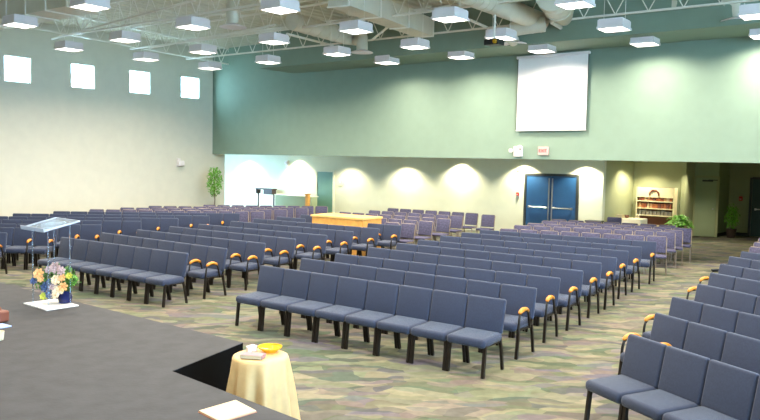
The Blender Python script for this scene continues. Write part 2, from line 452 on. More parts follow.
# left centre block
G = 'navy padded chairs of the left centre block'
BL = [(62, 237), (102, 232.5), (137.5, 229.5), (170, 226.3), (199, 224), (231, 221), (254, 218.4), (277, 216.6)]
BR = [(188.5, 253.5), (227.5, 248.7), (265.8, 243.4), (296, 239), (327.5, 235.4), (353.8, 231.7), (379.5, 228.7), (401.7, 225.7)]
for i in range(8):
    a = at(*BL[i], HT); b = at(*BR[i], HT); ang, L = seg(a, b); a.z = 0
    if i < 7: row(a, ang, 8, L / 8, (lambda j, n, i=i: 'arm' if i > 0 and j == n - 1 else 'blue'), 'of left centre block', RN[i], 'navy', 'its left end', G)
    else:
        row(a, ang, 2, L / 8, (lambda j, n: 'blue'), 'of left centre block', RN[i], 'navy', 'its left end', G)
        row(a, ang, 8, L / 8, (lambda j, n: 'arm' if j == n - 1 else 'blue'), 'of left centre block', RN[i], 'navy', 'its right end', G, rev=True, skip=range(6))
a = at(301, 214.6, HT); a.z = 0
row(a, math.radians(-34), 2, .5, (lambda j, n: 'blue'), 'of left centre block', 'ninth', 'navy', 'its left end', G)
# far left block, turned toward the stage
G = 'navy padded chairs of the far left block'
LR = [(-7.72, 15.30), (-7.15, 16.39), (-6.57, 17.45), (-6.0, 18.62), (-5.36, 19.68), (-4.77, 20.74), (-4.13, 21.80)]
LN = [2, 4, 6, 8, 10, 11, 11]
for i, (x, y) in enumerate(LR):
    ang = math.radians(5.8 if i > 1 else 0.5); n = LN[i]; sp = .482
    a = Vector((x, y, 0)) - Vector((math.cos(ang), math.sin(ang), 0)) * sp * n
    row(a, ang, n, sp, (lambda j, n: 'arm' if j == n - 1 else 'blue'), 'of far left block', RN[i], 'navy', 'its right end', G, rev=True)
G = 'purple chairs behind the far left block'
for i in range(4):
    x, y = -3.55 + .58 * i, 22.85 + 1.0 * i; n = 11; sp = .48; ang = math.radians(5.8)
    if i == 3: n = 9
    a = Vector((x, y, 0)) - Vector((math.cos(ang), math.sin(ang), 0)) * sp * n
    row(a, ang, n, sp, (lambda j, n: 'purple'), 'behind far left block', RN[i], 'purple', 'its right end', G, rev=True)
# purple chairs behind the booth
G = 'purple chairs behind the wooden booth'
CR = [(416.5, 224.5), (434, 222), (451.5, 219.5), (464, 216.5), (479, 213.8)]
for i, p in enumerate(CR):
    b = at(*p, .85); ang = math.radians(-33); n = 8 if i < 3 else 7; sp = .5
    a = b - Vector((math.cos(ang), math.sin(ang), 0)) * sp * n; a.z = 0
    row(a, ang, n, sp, (lambda j, n: 'purple'), 'behind wooden booth', RN[i], 'purple', 'its right end', G, rev=True, skip=range(6) if i == 0 else range(2) if i == 1 else ())
p = at(488.5, 215, .85); p.z = 0
o = place('purple', p, math.radians(-30), 1, 'single purple chair alone against the bright wall left of the blue double doors', G)
del o['group']
# purple chairs behind the central block
G = 'purple chairs behind the central block'
PR = [((3.0, 18.55), -19.6, 8, .496), ((3.55, 19.65), -17.4, 8, .507), ((4.06, 20.39), -20.4, 8, .503), ((4.67, 21.38), -26, 8, .508), ((5.07, 21.95), -25, 7, .5)]
for i, (p, ang, n, sp) in enumerate(PR):
    row(Vector((*p, 0)), math.radians(ang), n, sp, (lambda j, n: 'purple'), 'behind central block', RN[i], 'purple', 'its right end', G, rev=True)
# right block
G = 'navy padded chairs of the right block'
RB = [((629.7, 333.7), -66.5, 4), ((656, 312.5), -67, 4), ((672.7, 296.6), -65, 4), ((698.2, 283.7), -67, 3), ((710.7, 272.5), -67, 3), ((720.5, 263.7), -67, 2), ((729.7, 256.3), -66, 2), ((741.6, 251.3), -65, 2)]
for i, (p, ang, n) in enumerate(RB):
    a = at(*p, HT); a.z = 0
    row(a, math.radians(ang), n, .495, (lambda j, n, i=i: ('arm' if i < 6 else 'black') if i > 0 and j == 0 else 'blue'), 'of right block', RN[i], 'navy', 'the aisle', G)
G = 'purple chairs at the back of the right block'
for i, p in enumerate([(748.5, 246.5), (753, 242), (757.5, 238)]):
    a = at(*p, .85); a.z = 0
    row(a, math.radians(-62), 1, .5, (lambda j, n: 'purple'), 'of right block', RN[8 + i], 'purple', 'the aisle', G)

# ------------------------------------------------------------------ stage
ZS = .6
def bmprism(poly, z0, z1):
    bm = bmesh.new(); add_prism(bm, poly, z0, z1); return bm
es, nf, nb = -5.62, 4.80, 3.72
sN, sE = N, E
A2 = math.radians(-38.5); e2 = Vector((math.cos(A2), math.sin(A2), 0)); n2 = Vector((-math.sin(A2), math.cos(A2), 0))
inner = at(172, 371, ZS); inner.z = 0
fr_ = at(243, 342.5, ZS); fr_.z = 0
edge = at(300, 420, ZS); edge.z = 0
far = at(0, 283, ZS); far.z = 0
dfe = (far - fr_).normalized(); dbe = (edge - inner).normalized()
P_far = fr_ + dfe * 14; P_near = inner + dbe * 7
poly = [P_far, fr_, inner, P_near, P_near - n2 * 8, P_far - n2 * 8]
st = thing('stage', 'low stage covered in charcoal cloth with black sides, in the foreground', 'stage')
obj('stage_skirt', bmprism([p * .9995 + Vector((0, 0, 0)) for p in poly], 0, ZS - .006), M['stageside'], st)
obj('stage_top', bmprism(poly, ZS - .006, ZS), M['stage'], st)

# ------------------------------------------------------------------ cloth-covered round table in the stage notch
tc = at(260.5, 355, .76); tc.z = 0
t = thing('side_table', 'small round table under a cream satin cloth beside the stage', 'table', tc)
bm = bmesh.new(); add_lathe(bm, [(.02, .72), (.235, .72), (.24, .735), (.235, .75), (.02, .75)], 32); obj('tabletop', bm, M['wood'], t)
bm = bmesh.new(); add_lathe(bm, [(.03, .03), (.03, .72)], 12); obj('pole', bm, M['frame'], t)
bm = bmesh.new(); add_lathe(bm, [(.18, 0), (.19, .015), (.16, .03), (.03, .04)], 20); obj('base', bm, M['frame'], t)
rnd = [random.uniform(-1, 1) for _ in range(12)]
def fold(j, z, r):
    a = 2 * PI * j / 128; k = max(0, (.74 - z) / .74)
    return k ** .8 * (.040 * math.sin(9 * a + .6 + rnd[0]) + .026 * math.sin(14 * a + 1.3) + .016 * math.sin(5 * a + rnd[2]))
bm = bmesh.new()
prof = [(.001, .764), (.12, .764), (.225, .763), (.243, .755), (.252, .735), (.262, .66), (.275, .56), (.29, .44), (.300, .32), (.312, .20), (.325, .08), (.335, .01)]
add_lathe(bm, prof, 128, fx=lambda j, z, r: fold(j, z, r) if z < .74 else 0)
cl = obj('tablecloth', bm, M['cloth'], smooth=1.2, loc=tc)
tag(cl, 'cream satin cloth draped to the floor over the small round table by the stage', 'tablecloth')
def on_table(x, y, z=.765): return at(x, y, z)
p = on_table(270, 351.5)
b = thing('offering_dish', 'shallow amber glass dish on the cream-covered round table', 'dish', p)
bm = bmesh.new(); add_lathe(bm, [(.06, 0), (.065, .008), (.105, .035), (.112, .05), (.104, .05), (.098, .036), (.06, .012), (.001, .012)], 32); obj('bowl', bm, M['amber'], b, .6)
p = on_table(253, 358)
bk = thing('boxed_book', 'closed pale mauve book lying at the front of the round table', 'book', p, math.radians(-10))
obj('cover', B(((0, 0, .021), (.20, .11, .034), None, .003)), mat('mauve_cover', (.30, .16, .18), .5), bk)
obj('pages', B(((0, -.004, .021), (.19, .108, .028))), M['paper'], bk)
p = on_table(251.5, 351)
nk = B(((0, 0, .022), (.085, .07, .044), rz(.5), .006), ((.01, .01, .045), (.06, .06, .01), rz(.9), .004))
tag(obj('folded_napkin', nk, M['wpaper'], loc=p), 'white folded napkin beside the amber dish on the round table', 'napkin')

# program lying on the stage
pp = [at(198, 411, ZS + .01), at(236, 400, ZS + .01), at(257, 411, ZS + .01), at(220, 422, ZS + .01)]
cc = sum(pp, Vector()) / 4; cc.z = ZS
pg = thing('open_booklet', 'cream booklet lying on the stage near its front edge', 'booklet', cc)
obj('pages', bmprism([Vector((p.x - cc.x, p.y - cc.y, 0)) * .97 for p in pp], .003, .014), M['paper'], pg)
obj('cover', bmprism([Vector((p.x - cc.x, p.y - cc.y, 0)) for p in pp], 0, .003), mat('rust_cover', (.45, .16, .08), .5), pg)

# ------------------------------------------------------------------ acrylic lectern
b0 = [at(26, 303.5, ZS + .01), at(50, 310.5, ZS + .01), at(76, 305, ZS + .01), at(52, 299, ZS + .01)]
lc = sum(b0, Vector()) / 4; lc.z = ZS
ax = (b0[1] - b0[0]); axa = math.atan2(ax.y, ax.x)
le = thing('lectern', 'clear acrylic lectern with slanted top standing on the stage', 'lectern', lc, axa)
obj('base', B(((0, 0, .008), (.60, .42, .016), None, .004)), M['wpaper'], le)
ltop = .99
for sx in (-.20, .20):
    for sy in (-.13, .15):
        obj('post', T([(sx, sy, .016), (sx, sy, ltop - .01 + (sy + .13) * .22)], .009), M['acrylic'], le)
tp = obj('reading_top', B(((0, .0, ltop + .03), (.60, .46, .012), rx(.22), .003)), M['acrylic'], le)
bm = B(((0, -.227, ltop - .005), (.60, .014, .05), rx(.22), .003))
obj('ledge', bm, M['acrylic2'], le)
obj('rim', B(((-.30, 0, ltop + .037), (.012, .46, .02), rx(.22)), ((.30, 0, ltop + .037), (.012, .46, .02), rx(.22)), ((0, .228, ltop + .085), (.60, .012, .02), rx(.22))), M['acrylic2'], le)

# flowers on the lectern base
vp_ = at(65, 303, ZS + .016)
fl = thing('flower_arrangement', 'arrangement of peach and cream roses in a dark blue vase before the lectern', 'flowers', vp_)
bm = bmesh.new(); add_lathe(bm, [(.05, 0), (.075, .01), (.088, .07), (.075, .13), (.085, .165), (.07, .165), (.06, .12), (.001, .1)], 24)
obj('vase', bm, M['vase'], fl, .8)
rn = random.Random(3)
D_ = vp_ - Vector((0, 0, H)); mpx = D_.length / F     # metres per pixel there
def fpos(x, y, dep=0):      # offset from the vase foot for a bloom seen at x, y
    q = at(65, 303, ZS + .016)
    d = ray(x, y); t = (q.dot(f_.xyz) - H * f_.z) / d.dot(f_)
    P = d * t + Vector((0, 0, H)); return P - q + Vector((0, dep, 0))
bm = bmesh.new(); rn = random.Random(5)
for k in range(26):
    a = rn.uniform(0, 2 * PI); R_ = rn.uniform(.05, .20)
    add_tube(bm, [(0, 0, .12), (R_ * .4 * math.cos(a), R_ * .4 * math.sin(a), .22), (R_ * math.cos(a), R_ * math.sin(a), rn.uniform(.26, .44))], .004, n=5)
obj('stems', bm, M['leaf'], fl)
def leafcloud(n, cen, rad, size, rnn):
    bm = bmesh.new()
    for k in range(n):
        v = Vector((rnn.gauss(0, 1), rnn.gauss(0, 1), rnn.gauss(0, 1))).normalized() * rnn.uniform(.45, 1)
        p = Vector(cen) + Vector((v.x * rad[0], v.y * rad[1], v.z * rad[2]))
        m3 = Matrix.Rotation(rnn.uniform(0, 2 * PI), 3, 'Z') @ Matrix.Rotation(rnn.uniform(-1.2, 1.2), 3, 'X')
        s = size * rnn.uniform(.6, 1.3)
        vs = [bm.verts.new(p + m3 @ Vector(c)) for c in ((0, -s, 0), (.35 * s, -.2 * s, .12 * s), (0, s, 0), (-.35 * s, -.2 * s, .12 * s))]
        mid = bm.verts.new(p + m3 @ Vector((0, 0, -.06 * s)))
        for i in range(4): bm.faces.new((vs[i], vs[(i + 1) % 4], mid))
    return bm
obj('foliage', leafcloud(760, fpos(56, 280), (.27, .17, .22), .030, rn), M['leaf'], fl)
obj('foliage', leafcloud(60, fpos(72, 281), (.09, .06, .08), .025, rn), M['leafb'], fl)
def bloom(P, r, m, rnn):
    bm = bmesh.new()
    for ring, (nr, tl) in enumerate(((3, 1.25), (5, .85), (6, .45), (7, .1))):
        for k in range(nr):
            a = 2 * PI * k / nr + ring * .7; q = r * (.25 + .25 * ring)
            cx = Vector((math.cos(a), math.sin(a), 0))
            up = Vector((0, 0, 1)); side = Vector((-math.sin(a), math.cos(a), 0))
            o_ = cx * q * .35
            tip = o_ + (cx * math.cos(tl) + up * math.sin(tl)) * r * (.45 + .16 * ring)
            w = r * .36
            v = [bm.verts.new(o_ - side * w * .4), bm.verts.new(o_ + side * w * .4), bm.verts.new((o_ + tip) / 2 + side * w + cx * .15 * r), bm.verts.new(tip + side * w * .5), bm.verts.new(tip - side * w * .5), bm.verts.new((o_ + tip) / 2 - side * w + cx * .15 * r)]
            bm.faces.new(v)
    t = bmesh.new(); bmesh.ops.create_icosphere(t, subdivisions=1, radius=r * .42); join(bm, t)
    d = Vector((-P.x * 0 + .35 - rnn.uniform(0, .5), -.9, .35)); q = d.to_track_quat('Z', 'Y').to_matrix()
    bm.transform(Matrix.Translation(P) @ q.to_4x4())
    return bm
for (x, y, r, m) in ((44, 272, .055, 'peach'), (46, 277, .035, 'peach'), (60, 266, .06, 'mauve'), (66, 269, .045, 'mauve'), (54, 268, .04, 'mauve'), (61, 278, .055, 'cpetal'), (58, 284, .045, 'mauve'), (63, 288, .06, 'cpetal'), (68, 285, .05, 'peach'),
                     (60, 292, .05, 'cpetal'), (55, 280, .04, 'bpetal'), (51, 285, .055, 'bpetal'), (55, 292, .045, 'bpetal'), (49, 294, .04, 'yellow'), (74, 274, .035, 'yellow'), (39, 279, .035, 'bpetal'), (67, 276, .04, 'peach')):
    obj('bloom', bloom(fpos(x, y, -.15), r, M[m], rn), M[m], fl)

# small things on the stage at the left edge
p = at(-2, 322, ZS)
bg = thing('tote_bag', 'brown leather bag on the stage at the left edge of the picture', 'bag', p, math.radians(-30))
obj('bag_body', B(((0, 0, .075), (.24, .13, .13), None, .02)), M['brown'], bg)
obj('handle', T([(-.06, 0, .13), (-.05, 0, .17), (.05, 0, .17), (.06, 0, .13)], .008), M['brown'], bg)
p = at(2, 326, ZS)
bl = B(((0, -.02, .006), (.20, .13, .012), rz(-.6), .002))
tag(obj('blue_folder', bl, mat('blue_white_card', (.35, .45, .80), .5), loc=p), 'pale blue folder lying on the stage just before the brown bag', 'folder')
p = at(0, 340, ZS)
bm = bmesh.new(); add_lathe(bm, [(.03, 0), (.034, .005), (.042, .09), (.038, .09), (.03, .01), (.001, .01)], 20)
tag(obj('paper_cup', bm, M['tcloth'], loc=p, smooth=.7), 'beige cup standing on the stage at the left picture edge', 'cup')

# ------------------------------------------------------------------ wooden booth
bl0 = at(312.5, 214.2, 1.0); bl0.z = 0; ang = math.radians(-35)
bt = thing('sound_booth', 'honey-coloured wooden counter standing among the rear chairs', 'counter', bl0, ang)
BW = 1.72
obj('front_panel', B(((BW / 2, .0, .47), (BW, .03, .94))), M['wood'], bt)
obj('side_panel', B(((0.015, .42, .47), (.03, .82, .94))), M['wood'], bt)
obj('side_panel', B(((BW - .015, .42, .47), (.03, .82, .94))), M['wood'], bt)
obj('countertop', B(((BW / 2, .40, .97), (BW + .06, .90, .05), None, .006)), nm('light_wood', (.80, .48, .17), .35, .06, 8), bt)

# ------------------------------------------------------------------ bookcase, table, plants at the right recess
pL = onp(637, 190, DR - .42); pR = onp(674, 190, DR - .42)
ang, BW = seg(pL, pR); pL.z = 0
bc = thing('bookcase', 'pale wooden bookcase with arched ornament in the rear right recess', 'bookcase', pL, ang)
zt = onp(655, 187.5, DR - .42).z
D2 = .34
for x in (0, BW): obj('side_panel', B(((x, D2 / 2, zt / 2), (.04, D2, zt))), M['shelf'], bc)
obj('back_panel', B(((BW / 2, D2, zt / 2), (BW, .02, zt))), M['brown'], bc)
obj('header', B(((BW / 2, .02, zt - .17), (BW, .04, .34))), M['shelf'], bc)
zz = [onp(655, y, DR - .42).z for y in (201.5, 208.8, 215.8, 226)]
for z in zz + [.05]: obj('shelf', B(((BW / 2, D2 / 2, z), (BW, D2, .035))), M['shelf'], bc)
hb = bmesh.new()
for k in range(15):
    a = PI * k / 14; r = .15
    add_box(hb, (BW * .48 + r * math.cos(a), -.015, zt - .25 + r * math.sin(a)), (.055, .03, .055), Matrix.Rotation(a, 3, 'Y'), .008, 1)
obj('arch_ornament', hb, M['brown'], bc)
rot = rz(ang)
rb = random.Random(11); bookp = None
def books(z, n, mats, hmin, hmax, lab, grp):
    x = .06; k = 0; step = (BW - .12) / n
    for k in range(n):
        h = rb.uniform(hmin, hmax); w = step * rb.uniform(.7, .93)
        bm = B(((0, 0, h / 2), (w, .20, h), rz(ang), .004, 1))
        q = pL + rot @ Vector((.06 + step * (k + .5), .14, 0)); q.z = z + .0185
        tag(obj('book', bm, rb.choice(mats), loc=q), '%s, %s from its left end' % (lab, ORD[k]), 'book', grp)
books(zz[0], 12, M['spine'], .15, .20, 'brown book on the top bookcase shelf', 'books on the top bookcase shelf')
books(zz[1], 12, M['spine'], .13, .18, 'brown book on the second bookcase shelf', 'books on the second bookcase shelf')
books(zz[2], 9, [M['greybook']], .12, .17, 'grey binder on the third bookcase shelf', 'binders on the third bookcase shelf')
# display table before it
q0 = onp(613.5, 219, DD + .2); q1 = onp(640, 219, DD + .2); ang2, TW = seg(q0, q1); TZ = .78
q0.z = 0
tb = thing('display_table', 'rectangular table under an ivory cloth left of the bookcase', 'table', q0, ang2)
obj('tabletop', B(((TW / 2, .3, TZ - .02), (TW, .6, .03))), M['wood'], tb)
for x in (.05, TW - .05):
    for y in (.05, .55): obj('leg', B(((x, y, TZ / 2 - .02), (.04, .04, TZ - .04))), M['frame'], tb)
bm = bmesh.new(); loop = []
nseg = 60; per = [(-.02, -.02), (TW + .02, -.02), (TW + .02, .62), (-.02, .62)]
top = []; bot = []
for s in range(4):
    a, b = Vector(per[s]), Vector(per[(s + 1) % 4]); dd = (b - a).normalized(); nn = Vector((dd.y, -dd.x))
    for k in range(15):
        p = a + (b - a) * k / 15; top.append((p.x, p.y)); w = .02 * math.sin(k * 1.7 + s)
        bot.append((p.x + nn.x * (.03 + w), p.y + nn.y * (.03 + w)))
vt = [bm.verts.new((x, y, TZ)) for x, y in top]; vb = [bm.verts.new((x, y, .12)) for x, y in bot]
bm.faces.new(vt)
for i in range(len(vt)): bm.faces.new((vt[i], vt[(i + 1) % len(vt)], vb[(i + 1) % len(vt)], vb[i]))
o = obj('tablecloth', bm, M['tcloth'], loc=q0); o.rotation_euler = (0, 0, ang2)
tag(o, 'ivory cloth hanging over the display table left of the bookcase', 'tablecloth')
def ontb(x, y): return q0 + rz(ang2) @ Vector((x, y, 0)) + Vector((0, 0, TZ))
bm = bmesh.new(); add_lathe(bm, [(.05, 0), (.02, .02), (.02, .10), (.045, .12), (.04, .16), (.001, .17)], 12)
tag(obj('candle_lamp', bm, M['tcloth'], loc=ontb(TW * .82, .3), smooth=.7), 'small cream candle lamp at the right end of the ivory table', 'lamp')
bm = bmesh.new(); add_lathe(bm, [(.05, 0), (.07, .05), (.08, .09), (.06, .10), (.001, .10)], 14)
tag(obj('small_bowl', bm, M['brown'], loc=ontb(TW * .38, .3), smooth=.7), 'small brown bowl in the middle of the ivory display table', 'bowl')
bm = B(((0, 0, .05), (.22, .16, .10), rz(ang2), .01))
tag(obj('card_box', bm, M['shelf'], loc=ontb(TW * .1, .35)), 'low tan card box at the left end of the ivory display table', 'box')
p = at(614.5, 217.5, .85); p.z = 0
o = place('purple', p, math.radians(-30), 1, 'purple chair standing alone before the ivory-clothed display table', 'x'); del o['group']
# small dark stand left of it
p = onp(594.5, 220, DD - .45); p.z = 0
ms = thing('low_dark_table', 'low black side table against the wall right of the blue doors', 'table', p, AW)
obj('tabletop', B(((0, 0, .68), (.52, .34, .05), None, .008)), M['darktrim'], ms)
for x in (-.22, .22):
    for y in (-.13, .13): obj('leg', B(((x, y, .33), (.03, .03, .66))), M['darktrim'], ms)

def frond_plant(name, label, base, potr, poth, n, L, m, seed, spread=1.0, up=.8):
    rr = random.Random(seed)
    t = thing(name, label, 'plant', base)
    bm = bmesh.new(); add_lathe(bm, [(potr * .7, 0), (potr, poth), (potr * .9, poth), (potr * .85, poth - .04), (.001, poth - .04)], 18); obj('pot', bm, M['pot'], t, .7)
    bm = bmesh.new()
    for k in range(n):
        a = rr.uniform(0, 2 * PI); l = L * rr.uniform(.6, 1.1); el = rr.uniform(.3, 1.3)
        d = Vector((math.cos(a), math.sin(a), 0)); p = Vector((0, 0, poth)); pts = []
        for s in range(6):
            q = s / 5; pts.append(p + d * l * spread * q * math.cos(el) + Vector((0, 0, l * up * (math.sin(el) * q * 1.3 - .75 * q * q))))
        side = Vector((-d.y, d.x, 0))
        for s in range(5):
            w = .045 * math.sin(PI * (s + .5) / 5.2)
            for sg in (-1, 1):
                a0, a1 = pts[s], pts[s + 1]; o_ = side * sg * w * 2.2 + Vector((0, 0, -.02))
                v = [bm.verts.new(a0), bm.verts.new(a1), bm.verts.new((a0 + a1) / 2 + o_)]
                bm.faces.new(v)
    obj('fronds', bm, m, t)
    return t
base = onp(680, 200, 24.9); base.z = 0
frond_plant('potted_fern', 'bushy bright green fern in a pot right of the bookcase', base, .18, .66, 190, .60, M['leafb'], 4, .85)
def tree(name, label, base, h, rad, cz, n, m, seed, pot=.2, size=.06):
    rr = random.Random(seed); t = thing(name, label, 'plant', base)
    bm = bmesh.new(); add_lathe(bm, [(pot * .75, 0), (pot, .32), (pot * .88, .32), (pot * .85, .28), (.001, .28)], 18); obj('pot', bm, M['pot'], t, .7)
    bm = T([(0, 0, .28), (.02, 0, h * .4), (-.02, .01, h * .7), (.01, 0, h * .92)], [.02, .016, .012, .006])
    for k in range(16):
        a = rr.uniform(0, 2 * PI); z = rr.uniform(h * .4, h * .85)
        add_tube(bm, [(0, 0, z), (rad[0] * .7 * math.cos(a), rad[1] * .7 * math.sin(a), z + .15)], .005, n=5)
    obj('trunk', bm, M['bark'], t)
    obj('foliage', leafcloud(n, (0, 0, cz), rad, size, rr), m, t)
    return t
b1 = onp(730.5, 236.5, 1, Vector((0, 1, 0)) * (1 / (p3.y - .45))) if False else at(731, 237.6, 0)
tree('potted_ficus', 'narrow potted ficus before the red fire alarm at the right', b1, 1.15, (.26, .26, .50), .72, 520, M['leafb'], 8, .18, .055)
fq = at(214.5, 213.8, 0)
b2 = onp(214.5, 190, DU - .9); b2.z = 0
tree('corner_ficus', 'tall green ficus tree in the far left corner of the hall', b2, 2.05, (.34, .34, .62), 1.50, 650, M['leafb'], 9, .2, .07)

# ------------------------------------------------------------------ left alcove furniture
def wallthing(x, y, D, off=.0): 
    p = onp(x, y, D - off); return p
p0_ = onp(275, 200, DD - .9); p1_ = onp(311, 200, DD - .9); a_, L_ = seg(p0_, p1_); p0_.z = 0
rc = thing('reception_counter', 'pale green half-height counter against the bright rear wall at left', 'counter', p0_, a_)
obj('counter_body', B(((L_ / 2, .2, .44), (L_, .36, .88))), M['lowgreen'], rc)
obj('countertop', B(((L_ / 2, .2, .90), (L_ + .06, .44, .04))), M['lowcream'], rc)
k0 = onp(256, 190, DD - .5); k1 = onp(273, 190, DD - .5); a_, L_ = seg(k0, k1); k0.z = 0; kz = onp(264, 189, DD - .5).z
ks = thing('console_desk', 'dark brown console desk against the rear wall left of the counter', 'desk', k0, a_)
obj('desk_top', B(((L_ / 2, .1, kz), (L_, .3, .06))), M['pot'], ks)
obj('drawer_box', B(((L_ * .72, .1, kz - .13), (L_ * .5, .26, .2))), M['pot'], ks)
obj('end_bracket', B(((.04, .1, kz - .12), (.06, .26, .2))), M['pot'], ks)
for x in (.05, L_ - .05): obj('leg', B(((x, .1, kz / 2), (.05, .05, kz))), M['pot'], ks)
w0 = onp(307.7, 199, DD - 1.5); w0.z = 0; wz = onp(307.7, 194.5, DD - 1.5).z
wd = thing('wooden_stand', 'narrow orange wooden stand before the pale green counter', 'stand', w0, AW)
obj('stand_body', B(((0, 0, wz / 2), (.14, .14, wz))), M['wood'], wd)
obj('stand_cap', B(((0, 0, wz + .01), (.19, .19, .03), None, .004)), M['armwood'], wd)
# wall devices
def box_on(name, x, y, D, size, m, label, cat, nn=N, off=.0, bev=.01):
    p = onp(x, y, D, nn); a = math.atan2(nn.y, nn.x) - PI / 2
    t = thing(name, label, cat, p - nn * (size[1] / 2 + .001), a)
    obj('housing', B(((0, 0, 0), size, None, bev)), m, t); return t, a
t, a = box_on('wall_lamp', 288, 163.5, DD, (.12, .10, .26), M['white'], 'small white wall lamp on the bright rear wall above the counter', 'lamp')
obj('lamp_shade', B(((0, -.06, .03), (.18, .10, .10), None, .03)), M['white'], t)
t, a = box_on('thermostat', 341, 183, DD, (.22, .05, .24), M['tcloth'], 'beige thermostat on the rear wall right of the green door', 'thermostat')
obj('dial', B(((0, -.035, .04), (.08, .02, .08), None, .005)), M['white'], t)
t, a = box_on('fire_alarm', 518, 194, DD, (.10, .05, .12), M['red'], 'red fire alarm pull left of the blue double doors', 'alarm')
obj('pull_lever', B(((0, -.03, -.01), (.05, .02, .02))), M['white'], t)
t, a = box_on('smoke_sensor', 518.5, 169.5, DD, (.10, .04, .10), M['white'], 'round white sensor on the wall above left of the double doors', 'sensor')
obj('sensor_cap', B(((0, -.03, 0), (.06, .02, .06), None, .008)), M['white'], t)
dnr = Vector((-(p5 - p3).y, (p5 - p3).x, 0)).normalized()
t, a = box_on('fire_alarm', 741, 198.5, p3.dot(dnr), (.12, .06, .16), M['red'], 'dark red fire alarm on the wall beside the teal door', 'alarm', dnr)
obj('pull_lever', B(((0, -.035, -.02), (.06, .02, .02))), M['white'], t)
# exit sign and emergency light on the upper wall
t, a = box_on('exit_sign', 544, 151, DU, (.32, .07, .24), mat('sign_housing', (.62, .40, .37), .4), 'red and white lit exit sign above the blue double doors', 'sign')
cu = bpy.data.curves.new('exit_text', 'FONT'); cu.body = 'EXIT'; cu.size = .125; cu.align_x = 'CENTER'; cu.align_y = 'CENTER'; cu.extrude = .004
cu.materials.append(mat('lit_red_letters', (.7, .02, .02), .4, emit=(1, .05, .03), es=.4))
tmpo = bpy.data.objects.new('tmp', cu); C.objects.link(tmpo); bpy.context.view_layer.update()
me = bpy.data.meshes.new_from_object(tmpo.evaluated_get(bpy.context.evaluated_depsgraph_get())); bpy.data.objects.remove(tmpo)
tx = bpy.data.objects.new('lettering', me); C.objects.link(tx); tx.parent = t; tx.location = (0, -.04, 0); tx.rotation_euler = (PI / 2, 0, 0)
t, a = box_on('emergency_light', 519, 151.5, DU, (.26, .10, .30), M['white'], 'white emergency light unit with twin heads left of the exit sign', 'light')
for s in (-.19, .10):
    obj('lamp_head', B(((s, -.10, .12 if s > 0 else .02), (.11, .10, .11), None, .03)), M['white'], t)
# horn strobe on left wall
p = onp(178, 163, EL, E)
t = thing('wall_speaker', 'white speaker horn fixed to the cream left wall', 'speaker', p + E * .08, AW + PI / 2)
obj('bracket', B(((0, .04, .02), (.14, .08, .34), None, .01)), M['white'], t)
obj('horn', B(((0, -.10, -.02), (.26, .20, .22), rx(-.15), .04)), M['white'], t)

# ------------------------------------------------------------------ projection screen
s0 = onp(518.6, 59, DU - .08); s1 = onp(588.4, 56, DU - .08); SW = seg(s0, s1)[1]; z1 = s0.z; z0 = onp(516, 130.6, DU - .08).z
s0b = s0.copy(); s0b.z = 0
ps = thing('projection_screen', 'large white pull-down projection screen on the green upper wall', 'screen', s0b, AW)
obj('screen_fabric', B(((SW / 2, 0, (z0 + z1) / 2), (SW, .006, z1 - z0))), M['screen'], ps)
obj('housing', B(((SW / 2, .0, z1 + .03), (SW + .10, .09, .08), None, .015)), M['white'], ps)
obj('weight_bar', T([(-.01, 0, z0), (SW + .01, 0, z0)], .02), M['white'], ps)
for x in (0, SW): obj('edge_border', B(((x, .002, (z0 + z1) / 2), (.035, .008, z1 - z0))), M['darktrim'], ps)

# ------------------------------------------------------------------ ceiling lights
fx = [(20, 26), (90, 8), (69, 50), (125, 41), (193, 28), (146, 60), (203, 53), (210, 69), (280, 11), (274, 43), (268, 63), (356, 32), (337, 55), (387, 63.5), (450, 20), (415, 48), (461, 58), (501, 39), (542, 52), (575, 6), (614, 30), (645, 45), (757, 17), (765, 37)]
LABS = {0: 'bottom left', }
ZL = 5.5; LA = math.radians(-37)
G = 'square pendant lights under the roof'
names = ['at the far left above the first window, nearest the camera', 'nearest the top left edge beside the rectangular duct', 'hanging above the second clerestory window', 'between the second and third windows, just under the truss',
 'below left of the round ceiling diffuser at the left', 'hanging above the third clerestory window', 'above and right of the fourth clerestory window', 'lowest one, before the far left corner',
 'at the top edge left of the middle round duct', 'below the middle round duct, second from the wall', 'nearest the left end of the bulkhead', 'right of the round duct, above the boxed beam end', 'left of the round duct diffuser, near the bulkhead',
 'at the bulkhead directly above the leftmost wall glow', 'between the boxed beam and the projector pole', 'just below the end of the boxed duct', 'under the bulkhead left of the projector', 'directly behind the projector pole',
 'just above the top of the projection screen', 'at the top edge above the projection screen', 'under the joist right of the projection screen', 'under the bulkhead right of the projection screen', 'in the top right corner beside the duct outlet', 'at the right picture edge under the bulkhead']
lightproto = None
def make_light():
    t = bpy.data.objects.new('pendant_light', None); C.objects.link(t)
    bm = B(((0, 0, .125), (.56, .56, .15), None, .006, 1)); add_prism(bm, [(-.26, -.26), (.26, -.26), (.26, .26), (-.26, .26)], .20, .22)
    h = obj('light_housing', bm, M['white'], t)
    bm = bmesh.new()
    for s in (-1, 1):
        add_box(bm, (s * .28, 0, .03), (.025, .585, .05)); add_box(bm, (0, s * .28, .03), (.535, .025, .05))
    obj('rim', bm, M['white'], t)
    obj('diffuser', B(((0, 0, .034), (.535, .535, .012))), M['diff'], t)
    bm = bmesh.new()
    for s in (-.24, .24): add_tube(bm, [(s, 0, .21), (s, 0, ZC - ZL)], .006, n=5)
    obj('hanging_wire', bm, M['steel'], t)
    return t
lp = make_light()
ld = bpy.data.lights.new('fixture_lamp', 'SPOT'); ld.spot_size = math.radians(156); ld.spot_blend = .22; ld.shadow_soft_size = .05; ld.energy = 27; ld.color = (1, .90, .74)
